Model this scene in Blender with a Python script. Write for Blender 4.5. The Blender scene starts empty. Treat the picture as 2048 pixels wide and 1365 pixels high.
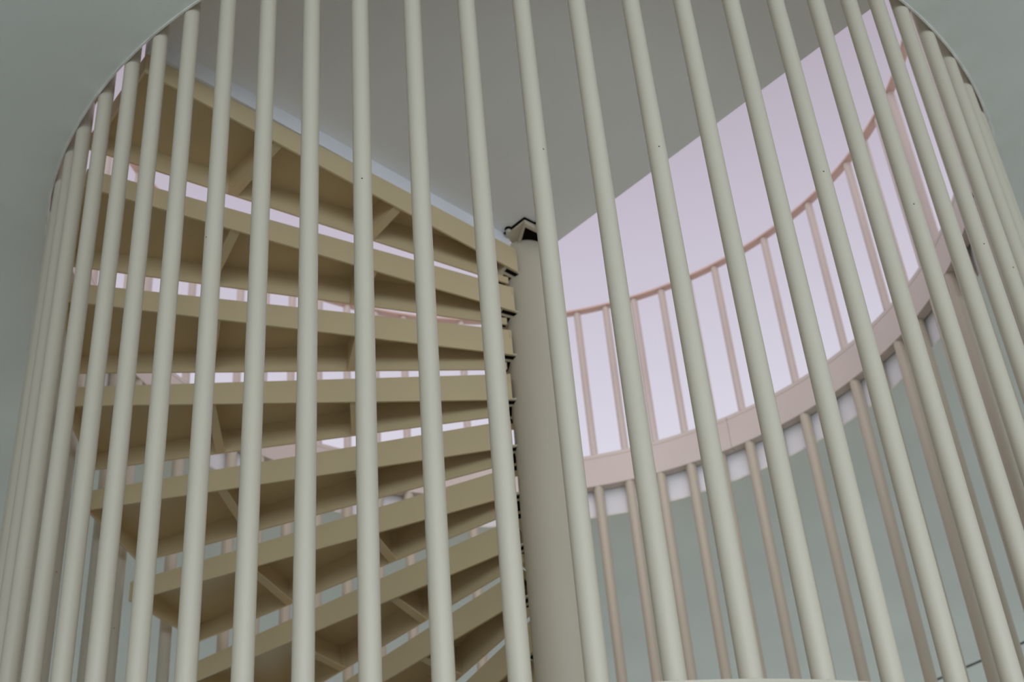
import bpy, bmesh, math, random
from mathutils import Matrix, Vector
random.seed(7)
S = 1.5                       # metres per scene unit (cage radius = 1 unit)
HC = 1.5                      # camera height above the floor
CEN = (0.044731, 2.614087)    # cage centre, in units from the camera
sc = bpy.context.scene
C = sc.collection

# ------------------------------------------------------------ camera
FPX = 3088.70
def cam_axes(vx, vy, f):
    up = Vector((vx-1024.0, -(vy-682.5), -f)).normalized()
    if up.y < 0: up = -up
    fw = Vector((0, 0, -1)); Y = (fw - up*fw.dot(up)).normalized(); X = Y.cross(up)
    return X, Y, up
ax = cam_axes(667.02, -3328.84, FPX)
cd = bpy.data.cameras.new('camera'); cam = bpy.data.objects.new('camera', cd); C.objects.link(cam)
cam.matrix_world = Matrix.Translation((0, 0, HC)) @ Matrix([list(a) for a in ax]).to_4x4()
cd.sensor_width = 36.0; cd.lens = FPX/2048*36; cd.clip_end = 200
cd.dof.use_dof = True; cd.dof.focus_distance = 3.25; cd.dof.aperture_fstop = 5.0
sc.camera = cam

# ------------------------------------------------------------ sky
w = bpy.data.worlds.new('sky'); sc.world = w; w.use_nodes = True
nt = w.node_tree; nt.nodes.clear()
tc = nt.nodes.new('ShaderNodeTexCoord'); sx = nt.nodes.new('ShaderNodeSeparateXYZ')
rp = nt.nodes.new('ShaderNodeValToRGB'); bg = nt.nodes.new('ShaderNodeBackground'); wo = nt.nodes.new('ShaderNodeOutputWorld')
nt.links.new(tc.outputs['Generated'], sx.inputs[0]); nt.links.new(sx.outputs['Z'], rp.inputs[0])
nt.links.new(rp.outputs[0], bg.inputs[0]); nt.links.new(bg.outputs[0], wo.inputs[0])
cr = rp.color_ramp
cr.elements[0].position = 0.0; cr.elements[0].color = (0.74, 0.74, 0.82, 1)
cr.elements[1].position = 1.0; cr.elements[1].color = (0.38, 0.31, 0.37, 1)
for pos, col in ((0.52, (0.73, 0.71, 0.81, 1)), (0.66, (0.56, 0.51, 0.605, 1)), (0.75, (0.43, 0.375, 0.44, 1))):
    e = cr.elements.new(pos); e.color = col
bg.inputs[1].default_value = 1.0

# ------------------------------------------------------------ daylight from the open right side, added fill from camera and far sides
def area(name, loc, target, sx_, sy_, power, col):
    l = bpy.data.lights.new(name, 'AREA'); l.shape = 'RECTANGLE'; l.size = sx_; l.size_y = sy_; l.energy = power; l.color = col
    o = bpy.data.objects.new(name, l); C.objects.link(o); o.location = loc
    o.rotation_euler = (Vector(target)-Vector(loc)).to_track_quat('-Z', 'Y').to_euler()
    return o
area('daylight_right', (8.7, 1.0, 2.3), (0, 3.0, 2.3), 9.0, 3.2, 60, (0.62, 0.80, 1.0))
area('fill_camera_side', (1.8, -4.8, 3.3), (0.2, 2.6, 3.3), 9.0, 2.0, 350, (0.76, 0.89, 1.0))  # unseen fill light, added to brighten near bars and tread faces
area('fill_far_side', (1.0, 12.6, 2.2), (0, 6, 2.2), 12.0, 3.2, 260, (0.84, 0.96, 1.0))  # unseen fill light, added to brighten the far ceiling
sl = bpy.data.lights.new('evening_sun', 'SUN'); sl.energy = 0.60; sl.color = (1.0, 0.86, 0.80); sl.angle = math.radians(50)
so = bpy.data.objects.new('evening_sun', sl); C.objects.link(so); so.rotation_euler = Vector((0.12, 1.0, -0.75)).to_track_quat('-Z', 'Y').to_euler()
vs = sc.view_settings
vs.view_transform = 'Standard'; vs.look = 'None'; vs.gamma = 1.0; vs.use_curve_mapping = False; vs.exposure = 0.0

# ------------------------------------------------------------ materials
def mat(name, col, rough=0.5, var=0.06, scale=3.0, bump=0.0, bscale=60.0, spec=0.5, streak=None, chips=False, metal=0.0):
    m = bpy.data.materials.new(name); m.use_nodes = True; t = m.node_tree; b = t.nodes['Principled BSDF']
    b.inputs['Roughness'].default_value = rough; b.inputs['Specular IOR Level'].default_value = spec
    b.inputs['Metallic'].default_value = metal
    co = t.nodes.new('ShaderNodeTexCoord'); mp = t.nodes.new('ShaderNodeMapping')
    if streak: mp.inputs['Scale'].default_value = streak
    t.links.new(co.outputs['Object'], mp.inputs[0])
    n = t.nodes.new('ShaderNodeTexNoise'); n.inputs['Scale'].default_value = scale; n.inputs['Detail'].default_value = 5
    t.links.new(mp.outputs[0], n.inputs['Vector'])
    r = t.nodes.new('ShaderNodeValToRGB'); r.color_ramp.elements[0].position = 0.3; r.color_ramp.elements[1].position = 0.7
    r.color_ramp.elements[0].color = (*[c*(1-var) for c in col], 1); r.color_ramp.elements[1].color = (*[min(1, c*(1+var)) for c in col], 1)
    t.links.new(n.outputs[0], r.inputs[0]); out = r.outputs[0]
    if chips:
        v = t.nodes.new('ShaderNodeTexVoronoi'); v.inputs['Scale'].default_value = 5.0; t.links.new(co.outputs['Object'], v.inputs['Vector'])
        lt = t.nodes.new('ShaderNodeMath'); lt.operation = 'LESS_THAN'; lt.inputs[1].default_value = 0.022
        t.links.new(v.outputs['Distance'], lt.inputs[0])
        mx = t.nodes.new('ShaderNodeMix'); mx.data_type = 'RGBA'; t.links.new(lt.outputs[0], mx.inputs[0]); t.links.new(out, mx.inputs[6])
        mx.inputs[7].default_value = (0.09, 0.07, 0.05, 1); out = mx.outputs[2]
    t.links.new(out, b.inputs['Base Color'])
    if bump:
        n2 = t.nodes.new('ShaderNodeTexNoise'); n2.inputs['Scale'].default_value = bscale; t.links.new(co.outputs['Object'], n2.inputs['Vector'])
        bp = t.nodes.new('ShaderNodeBump'); bp.inputs['Strength'].default_value = bump; bp.inputs['Distance'].default_value = 0.002
        t.links.new(n2.outputs[0], bp.inputs['Height']); t.links.new(bp.outputs[0], b.inputs['Normal'])
    return m
M_BAR = mat('cream_bar_paint', (0.56, 0.505, 0.40), 0.38, 0.035, 5, 0.10, 90, streak=(1, 1, .25), chips=True)
M_TREAD = mat('cream_tread_paint', (0.66, 0.53, 0.315), 0.45, 0.04, 4, 0.08, 70)
M_COL = mat('cream_column_paint', (0.60, 0.53, 0.41), 0.42, 0.05, 3, 0.08, 60, streak=(1, 1, .3))
M_RING = mat('cream_ring_paint', (0.70, 0.62, 0.56), 0.45, 0.03, 4, 0.05, 60)
M_RAIL = mat('rail_paint', (0.78, 0.55, 0.47), 0.45, 0.05, 8)
M_CEIL = mat('ceiling_plaster', (0.76, 0.79, 0.73), 0.85, 0.05, 1.6, 0.15, 120, spec=0.2)
M_LAND = mat('landing_plaster', (0.88, 0.87, 0.85), 0.85, 0.03, 2.0, 0.12, 120, spec=0.2)
M_EDGE = mat('slab_edge_plaster', (0.86, 0.87, 0.90), 0.8, 0.04, 6, 0.15, 90, spec=0.2)
M_TRIM = mat('trim_bead_plaster', (0.78, 0.76, 0.70), 0.7, 0.2, 14)
M_FLOOR = mat('floor_stone', (0.33, 0.325, 0.30), 0.6, 0.10, 1.2)
M_SHADE_DISC = mat('dark_shade_disc', (0.06, 0.045, 0.035), 0.6, 0.15, 2.0)  # for the added disc that cuts floor bounce below the treads
M_WALL = mat('wall_plaster', (0.55, 0.55, 0.52), 0.85, 0.04, 1.5)
M_DARK = mat('dark_joint_and_shade', (0.006, 0.005, 0.004), 0.9, 0.1, 20, spec=0.1)  # real joint, and painted shade in the gaps round the cap
M_GROUND = mat('ground_paving', (0.30, 0.29, 0.27), 0.9, 0.1, 0.4)

# ------------------------------------------------------------ helpers
def W(x, y, z): return Vector(((x+CEN[0])*S, (y+CEN[1])*S, HC+z*S))      # staircase units -> metres
def obj(name, bm, m, parent=None, smooth=False, angle=None):
    bmesh.ops.recalc_face_normals(bm, faces=bm.faces)
    me = bpy.data.meshes.new(name); bm.to_mesh(me); bm.free()
    ms = m if isinstance(m, (list, tuple)) else [m]
    for q in ms: me.materials.append(q)
    if smooth:
        me.shade_smooth()
        if angle is not None:
            me.set_sharp_from_angle(angle=math.radians(angle))
    o = bpy.data.objects.new(name, me); C.objects.link(o)
    if parent: put(o, parent)
    return o
def put(o, parent):
    o.parent = parent; o.matrix_parent_inverse = Matrix.Identity(4)
def empty(name, loc, label, cat, group=None):
    o = bpy.data.objects.new(name, None); C.objects.link(o); o.location = loc; o.empty_display_size = .1
    o['label'] = label; o['category'] = cat
    if group: o['group'] = group
    return o
def prism(bm, pts, z0, z1, midx=0):
    """pts: xy list, z0/z1 a number or a list per point"""
    n = len(pts)
    za = z0 if isinstance(z0, (list, tuple)) else [z0]*n
    zb = z1 if isinstance(z1, (list, tuple)) else [z1]*n
    a = [bm.verts.new((p[0], p[1], z)) for p, z in zip(pts, za)]
    b = [bm.verts.new((p[0], p[1], z)) for p, z in zip(pts, zb)]
    fs = [bm.faces.new(a), bm.faces.new(b[::-1])]
    for i in range(n): fs.append(bm.faces.new((a[i], b[i], b[(i+1) % n], a[(i+1) % n])))
    for f in fs: f.material_index = midx
    return a, b
def tube_bm(r, z0, z1, seg=28, cap_bevel=0.0):
    bm = bmesh.new()
    prof = [(r, z0), (r, z1-cap_bevel), (r-cap_bevel, z1)] if cap_bevel else [(r, z0), (r, z1)]
    rings = [[bm.verts.new((q*math.cos(2*math.pi*k/seg), q*math.sin(2*math.pi*k/seg), z)) for k in range(seg)] for q, z in prof]
    for A, B in zip(rings, rings[1:]):
        for k in range(seg): bm.faces.new((A[k], A[(k+1) % seg], B[(k+1) % seg], B[k]))
    bm.faces.new(rings[0][::-1]); bm.faces.new(rings[-1])
    return bm
def sweep_arc(prof, a0, a1, seg, closed=False):
    """closed profile of (radius, z) swept about the z axis from angle a0 to a1"""
    bm = bmesh.new(); n = len(prof); rows = []
    cnt = seg if closed else seg+1
    for i in range(cnt):
        a = a0+(a1-a0)*i/seg
        rows.append([bm.verts.new((r*math.sin(a), -r*math.cos(a), z)) for r, z in prof])
    for i in range(seg):
        A = rows[i]; B = rows[(i+1) % cnt]
        for k in range(n): bm.faces.new((A[k], A[(k+1) % n], B[(k+1) % n], B[k]))
    if not closed:
        bm.faces.new(rows[0]); bm.faces.new(rows[-1][::-1])
    return bm
PI = math.pi
ORG = W(0, 0, -1)             # foot of the column on the floor
def zl(z): return (z+1)*S     # unit height -> height above the floor

ZC, ZRB, ZRT, ZRAIL = 2.1513, 2.2300, 2.3308, 2.8378
RH, RI, RO = 1.0158, 0.9850, 1.0108
ZTOP = 2.3114
RB = 0.0138                  # bar radius

# ------------------------------------------------------------ setting
def struct(o): o['kind'] = 'structure'; return o
bm = bmesh.new(); prism(bm, [(-9, -9), (9, -9), (9, 9), (-9, 9)], -0.2, 0.0)
fl = struct(obj('floor', bm, M_FLOOR)); fl.location = (ORG.x, ORG.y, 0)
bm = bmesh.new(); prism(bm, [(-60, -60), (60, -60), (60, 60), (-60, 60)], -0.5, -0.21)
gr = struct(obj('trim_1', bm, M_GROUND)); gr['label'] = 'grey paved ground outside the building'
bm = bmesh.new(); prism(bm, [(2.6*math.cos(2*PI*i/96), 2.6*math.sin(2*PI*i/96)) for i in range(96)], 0.0, 0.012)
o = struct(obj('trim_2', bm, M_SHADE_DISC)); o.location = (ORG.x, ORG.y, 0); o['label'] = 'dark brown disc added under the staircase to darken the tread undersides'  # unseen disc, added to keep floor bounce off the tread undersides
# ceiling slab with round hole
bm = bmesh.new(); N = 288; L = 8.8
zb, zt = zl(ZC), zl(ZTOP)-0.002
def sq(a):
    c, s_ = math.sin(a), -math.cos(a); k = L/max(abs(c), abs(s_)); return (c*k, s_*k)
ib = []; it = []; ob_ = []; ot = []
for i in range(N):
    a = 2*PI*i/N+PI/4
    r = RH*S
    x, y = r*math.sin(a), -r*math.cos(a)
    ib.append(bm.verts.new((x, y, zb))); it.append(bm.verts.new((x, y, zt)))
    X, Y = sq(a); ob_.append(bm.verts.new((X, Y, zb))); ot.append(bm.verts.new((X, Y, zt)))
for i in range(N):
    j = (i+1) % N
    bm.faces.new((ib[i], ib[j], ob_[j], ob_[i])); bm.faces.new((it[i], ot[i], ot[j], it[j]))
    bm.faces.new((ob_[i], ob_[j], ot[j], ot[i])); f = bm.faces.new((ib[i], it[i], it[j], ib[j])); f.material_index = 1
ce = struct(obj('ceiling', bm, [M_CEIL, M_EDGE])); ce.location = ORG
# thin plaster bead round the hole
bead = sweep_arc([(RH*S-0.0015, zb-0.003), (RH*S+0.004, zb-0.003), (RH*S+0.004, zb+0.002), (RH*S-0.0015, zb+0.004)], 0, 2*PI, 288, True)
o = obj('plaster_bead', bead, M_TRIM, ce, smooth=False)
# black joint in the ceiling, lower right of the photograph
pa, pb = Vector((1.2, 2.325)), Vector((3.4, 0.31))
pa = Vector((1.1765, 2.3459)); d = (Vector((1.5155, 2.0310))-Vector((1.2765, 2.2546))).normalized(); pb = pa+d*4
n2 = Vector((-d.y, d.x))*0.0062
bm = bmesh.new(); prism(bm, [tuple((q+s_)*S) for q, s_ in ((pa, n2), (pb, n2), (pb, -n2), (pa, -n2))], zb-0.0015, zb+0.01)
o = obj('ceiling_joint', bm, M_DARK, ce); o['label'] = 'straight black joint line'
# walls
def wall(name, x0, x1, y0, y1):
    bm = bmesh.new(); prism(bm, [(x0, y0), (x1, y0), (x1, y1), (x0, y1)], 0, zb)
    o = struct(obj(name, bm, M_WALL)); o.location = (ORG.x, ORG.y, 0)
wall('wall_left', -8.8, -8.6, -8.8, 8.8)

# ------------------------------------------------------------ landing at the top of the stair
land = empty('stair_landing', ORG, 'pale grey plastered landing slab overhead, its corner resting on the column', 'landing')
LZ = 2.245
def onl(x): return -.094+(x+.06)*1.0242
def onr(x): return -.037-(x-.08)*.959
apex = (.0365, .0048)
def hit(fn, R, sgn):
    x = apex[0]
    while math.hypot(x, fn(x)) < R: x += sgn*0.0005
    return (x, fn(x))
RL = 0.9845
pl = hit(onl, .974, -1); pr = hit(onr, RL, 1)
aL = math.atan2(pl[0], -pl[1]); aR = math.atan2(pr[0], -pr[1])
arc = [(RL*math.sin(aL+(aR-aL)*k/40), -RL*math.cos(aL+(aR-aL)*k/40)) for k in range(1, 41)]
pts = [apex, pl]+arc
bm = bmesh.new(); prism(bm, [(p[0]*S, p[1]*S) for p in pts], zl(LZ), zl(ZTOP))
obj('slab', bm, M_LAND, land)
# fascia strip under its left edge
dx, dy = pl[0]+.058, pl[1]-onl(-.058); ln = math.hypot(dx, dy); nx, ny = -dy/ln, dx/ln
if nx*1+ny*(-1) > 0: nx, ny = -nx, -ny    # towards the stairs, away from the landing
q0 = (-.030, onl(-.030)); t = .016
bm = bmesh.new(); prism(bm, [(p[0]*S, p[1]*S) for p in (q0, pl, (pl[0]+nx*t, pl[1]+ny*t), (q0[0]+nx*t, q0[1]+ny*t))], zl(2.2065), zl(LZ))
obj('fascia', bm, M_EDGE, land)

# ------------------------------------------------------------ spiral staircase
st = empty('spiral_staircase', ORG, 'cream steel spiral staircase of wedge treads winding round a thick column', 'staircase')
RC = .0577
obj('column', tube_bm(RC*S, 0, zl(2.2365), 64), M_COL, st, True, 40)
# cap: bolted corner plate between column head and landing
def capshape(e):
    k = .7071
    a = (.0055, -.1195-e*1.41)
    b = (a[0]+.060+e*.7, a[1]+.0545+e*.7); 
    l = (a[0]-.0455-e*.7, a[1]+.0455-e*.0)
    return [a, b, (.052, -.03), (.036, .0), (-.02, -.035), l]
def poly(pts, z0, z1):
    bm = bmesh.new(); prism(bm, [(p[0]*S, p[1]*S) for p in pts], zl(z0), zl(z1)); return bm
cap = obj('cap_plate', poly(capshape(0), 2.2370, 2.2425), M_COL, st)
cs = capshape(0)
rimp = [cs[4], cs[0], cs[1], (cs[1][0]-.006, cs[1][1]+.006), (cs[0][0], cs[0][1]+.012), (cs[4][0]+.006, cs[4][1]+.006)]
obj('rim', poly(rimp, 2.2290, 2.2370), M_COL, cap)
obj('gap_shade', poly(capshape(.0028), 2.2425, 2.2449), M_DARK, cap)  # dark sheet painting the shade in the gap below the landing
obj('recess_shade', poly([(cs[4][0]+.004, cs[4][1]+.004), (cs[0][0], cs[0][1]+.008), (cs[1][0]-.004, cs[1][1]+.004), (.036, 0), (-.02, -.035)], 2.2362, 2.2372), M_DARK, cap)  # dark panel painting the shade under the cap plate
bv = cap.modifiers.new('b', 'BEVEL'); bv.width = .004; bv.segments = 2
for bx, by in ((-.031, -.0895), (.034, -.098)):
    b = tube_bm(.0062*S, 0, .009*S, 16, .002); bo = obj('bolt', b, M_COL, cap, True, 40)
    bo.location = (bx*S, by*S, zl(2.2315))
    g = tube_bm(.0084*S, 0, .0022*S, 16); go = obj('bolt_gap_shade', g, M_DARK, cap); go.location = (bx*S, by*S, zl(2.2426))  # second disc is dark, painting the gap shade round the bolt

RISE = .105603; A0 = 3.911938; DA = -.2265327; OF = .034783; HF = .04611; HI = .0646; DB = -.2375; OB = .02228; HB = .0855
TW = {1: (.36, -.0009, -.0009), 2: (-.47, .0012, .0012), 3: (-.25, .0002, -.0001), 4: (.49, 0, -.0002), 5: (-.05, 0, -.0003), 6: (.01, .001, .0005), 7: (-.05, -.0006, -.0008), 8: (.2, -.001, .0004), 9: (.07, -.001, -.001)}
TH = .004                    # sheet thickness
RT = .964
def lin(of, ang, t):
    d = (math.cos(ang), math.sin(ang)); return (d[0]*t-d[1]*of, d[1]*t+d[0]*of)
def rim(of, ang, R):
    return math.sqrt(R*R-of*of)
def tread_parts():
    """tread local frame: x along the tread, front edge at y=+OF, top at z=0"""
    T0 = .058
    def F(t, e=0): return lin(OF-e, 0, t)
    def B(t, e=0): return lin(OB+e, DB, t)
    fo = F(rim(OF, 0, RT)); bo = B(rim(OB, DB, RT)); fi = F(T0); bi = B(T0+.004)
    s = lambda p: (p[0]*S, p[1]*S)
    def lerp(a, b, k): return (a[0]+(b[0]-a[0])*k, a[1]+(b[1]-a[1])*k)
    def flange(p, q, hp, hq, inward):
        dx, dy = q[0]-p[0], q[1]-p[1]; l = math.hypot(dx, dy); n = (-dy/l*TH*inward, dx/l*TH*inward)
        bm = bmesh.new()
        P = [p, q, (q[0]+n[0], q[1]+n[1]), (p[0]+n[0], p[1]+n[1])]
        prism(bm, [s(v) for v in P], [-hp*S, -hq*S, -hq*S, -hp*S], -TH*S)
        return bm
    out = []
    bm = bmesh.new(); prism(bm, [s(v) for v in (fi, fo, bo, bi)], -TH*S, 0.0); out.append(('tread_plate', bm))
    out.append(('front_flange', flange(fi, fo, HI, HF, -1)))
    out.append(('back_flange', flange(bi, bo, HB, HF, 1)))
    out.append(('end_flange', flange(fo, bo, HF, HF, -1)))
    out.append(('inner_flange', flange(fi, bi, .02, .02, 1)))
    for r in (.675, .385):
        a = F(r, TH); b = B(r/math.cos(DB)*.985, TH)
        k = lambda r_: (r_-T0)/(.95-T0)
        hf = HI+(HF-HI)*k(r); hb = HB+(HF-HB)*k(r)
        bm = bmesh.new(); w2 = .0035
        P = [(a[0]-w2, a[1]), (a[0]+w2, a[1]), (b[0]+w2, b[1]), (b[0]-w2, b[1])]
        prism(bm, [s(v) for v in P], [-(hf-.004)*S]*2+[-(hb-.001)*S]*2, -TH*S)
        # small upright leg of the angle at the back flange
        c = lerp(b, a, .03); P = [(c[0]-.016, c[1]+.001), (c[0]+w2, c[1]+.001), (b[0]+w2, b[1]), (b[0]-.016, b[1])]
        prism(bm, [s(v) for v in P], -(hb-.001)*S, -TH*S)
        out.append(('rib', bm))
    # foot of the angle
        bm = bmesh.new(); P = [(a[0]-w2-.012, a[1]), (a[0]+w2, a[1]), (b[0]+w2, b[1]), (b[0]-w2-.012, b[1])]
        prism(bm, [s(v) for v in P], [-(hf-.002)*S]*2+[-(hb+.0005)*S]*2, [-(hf-.005)*S]*2+[-(hb-.0025)*S]*2); out.append(('rib_foot', bm))
    # bracket that clamps the tread to the column
    bm = bmesh.new()
    P = [(.040, OF-TH), (.086, OF-TH), (.086, -.052), (.040, -.052)]
    prism(bm, [s(v) for v in P], [-.0625*S, -.0625*S, -.081*S, -.081*S], [-.0585*S, -.0585*S, -.077*S, -.077*S])
    P = [(.086, OF-TH), (.091, OF-TH), (.091, -.052), (.086, -.052)]
    prism(bm, [s(v) for v in P], [-.0625*S, -.0625*S, -.081*S, -.081*S], -TH*S)
    out.append(('bracket', bm))
    bm = bmesh.new()
    zz = lambda y: -.0625-(OF-TH-y)*.0185/(OF-TH+.052)-.0006
    for (x0, y0, x1, y1) in ((.050, .019, .084, .0275), (.058, -.014, .079, .012), (.050, -.034, .082, -.022)):
        prism(bm, [s(v) for v in ((x0, y0), (x1, y0), (x1, y1), (x0, y1))], [zz(y0)*S, zz(y0)*S, zz(y1)*S, zz(y1)*S], -.056*S)
    out.append(('slot', bm))
    return out
proto = []
cols = {'slot': M_DARK, 'bracket': M_COL}
for nm, bm in tread_parts():
    bmesh.ops.recalc_face_normals(bm, faces=bm.faces)
    me = bpy.data.meshes.new(nm); bm.to_mesh(me); bm.free(); me.materials.append(cols.get(nm, M_TREAD)); proto.append((nm, me))
i = 1
while ZTOP-i*RISE > -.95:
    da, dz, do = TW.get(i, (0, 0, 0))
    # the plate carries its flanges, ribs and bracket as sub-parts
    plate = bpy.data.objects.new('tread', proto[0][1]); C.objects.link(plate); put(plate, st)
    ang = A0+(i-1)*DA+math.radians(da)
    plate.location = (-math.sin(ang)*do*S, math.cos(ang)*do*S, zl(ZTOP-i*RISE+dz)); plate.rotation_euler = (0, 0, ang)
    if i < 3: plate.scale = (1.011, 1, 1)
    for nm, me in proto[1:]:
        q = bpy.data.objects.new(nm, me); C.objects.link(q); put(q, plate)
    i += 1

# ------------------------------------------------------------ cage of bars below the ceiling
cage = empty('bar_cage', ORG, 'tall round cage of slim cream vertical bars enclosing the staircase up to the ceiling', 'cage')
PH = -0.068422; DE = 2*PI/72
ADJ = {-10: -.9, -9: -0.07, -8: 0.41, -7: 0.33, -6: 0.14, -5: 0.14, -4: 0.15, -3: -0.03, -2: -0.11, -1: -0.09, 0: -0.08, 1: -0.11, 2: -0.1, 3: -0.07, 4: -0.1, 5: -0.01, 6: 0.09, 7: 0.25, 8: 0.24, 9: 0.2, 10: -0.1}
bme = None
HT = zl(ZRB)
for k in range(72):
    kk = k if k <= 36 else k-72
    a = PH+k*DE+math.radians(ADJ.get(kk, 0))
    if bme is None:
        o = obj('bar', tube_bm(RB*S, 0.012, HT, 32), M_BAR, cage, True, 40); bme = o.data
    else:
        o = bpy.data.objects.new('bar', bme); C.objects.link(o); put(o, cage)
    o.location = (math.sin(a)*S, -math.cos(a)*S, 0); o.rotation_euler = (0, 0, random.uniform(0, 6.28))
# steel ring at the bar heads, welded from curved lengths
g = .0015
prof = [(RI+.0008, ZRB), (RO, ZRB), (RO, ZRT), (RI, ZRT), (RI, ZRT-.011), (RI+.0012, ZRT-.0125), (RI+.0002, ZRT-.015), (RI+.0002, ZRB+.002)]
prof = [(r*S, zl(z)) for r, z in prof]
seams = [-.9, .55, 2.596, 3.8, 4.6]
for a, b in zip(seams, seams[1:]+[seams[0]+2*PI]):
    obj('ring_segment', sweep_arc(prof, a+.0006, b-.0006, int((b-a)*40)), M_RING, cage)
hp = [(1.0138, .706), (1.0178, .706), (1.0178, .7335), (1.0138, .7335)]
hoop = obj('hoop', sweep_arc([(r*S, zl(z)) for r, z in hp], 0, 2*PI, 216, True), M_BAR, cage)
wb = None
for k in range(72):
    kk = k if k <= 36 else k-72
    a = PH+k*DE+math.radians(ADJ.get(kk, 0))
    if wb is None:
        bm = bmesh.new(); bmesh.ops.create_icosphere(bm, subdivisions=1, radius=1); 
        for v in bm.verts: v.co = Vector((v.co.x*.011, v.co.y*.004, v.co.z*.004))
        o = obj('weld', bm, M_BAR, hoop, True); wb = o.data
    else:
        o = bpy.data.objects.new('weld', wb); C.objects.link(o); put(o, hoop)
    o.location = (math.sin(a)*1.0145*S, -math.cos(a)*1.0145*S, zl(.7335)); o.rotation_euler = (0, 0, a)
bp = [(.975, -1.0), (1.025, -1.0), (1.025, -.992), (.975, -.992)]
obj('base_ring', sweep_arc([(r*S, zl(z)) for r, z in bp], 0, 2*PI, 144, True), M_BAR, cage)

# ------------------------------------------------------------ guard railing of the upper floor
rail = empty('guard_railing', W(0, 0, ZRT), 'upper floor guard railing of thin pinkish balusters above the ring with flat handrail', 'railing')
zr = lambda z: (z-ZRT)*S
rp_ = [(.9795, ZRAIL), (1.0025, ZRAIL), (1.0025, ZRAIL+.006), (.9795, ZRAIL+.006)]
a_s, a_e = .80, 2*PI-.80
obj('handrail', sweep_arc([(r*S, zr(z)) for r, z in rp_], a_s, a_e, 200), M_RAIL, rail)
bme = None
for k in range(72):
    a = (PH+k*DE) % (2*PI)
    if a < a_s+.01 or a > a_e-.01: continue
    if bme is None:
        o = obj('baluster', tube_bm(.0105*S, 0, zr(ZRAIL), 20), M_RING, rail, True, 40); bme = o.data
    else:
        o = bpy.data.objects.new('baluster', bme); C.objects.link(o); put(o, rail)
    o.location = (math.sin(a)*.9945*S, -math.cos(a)*.9945*S, 0)
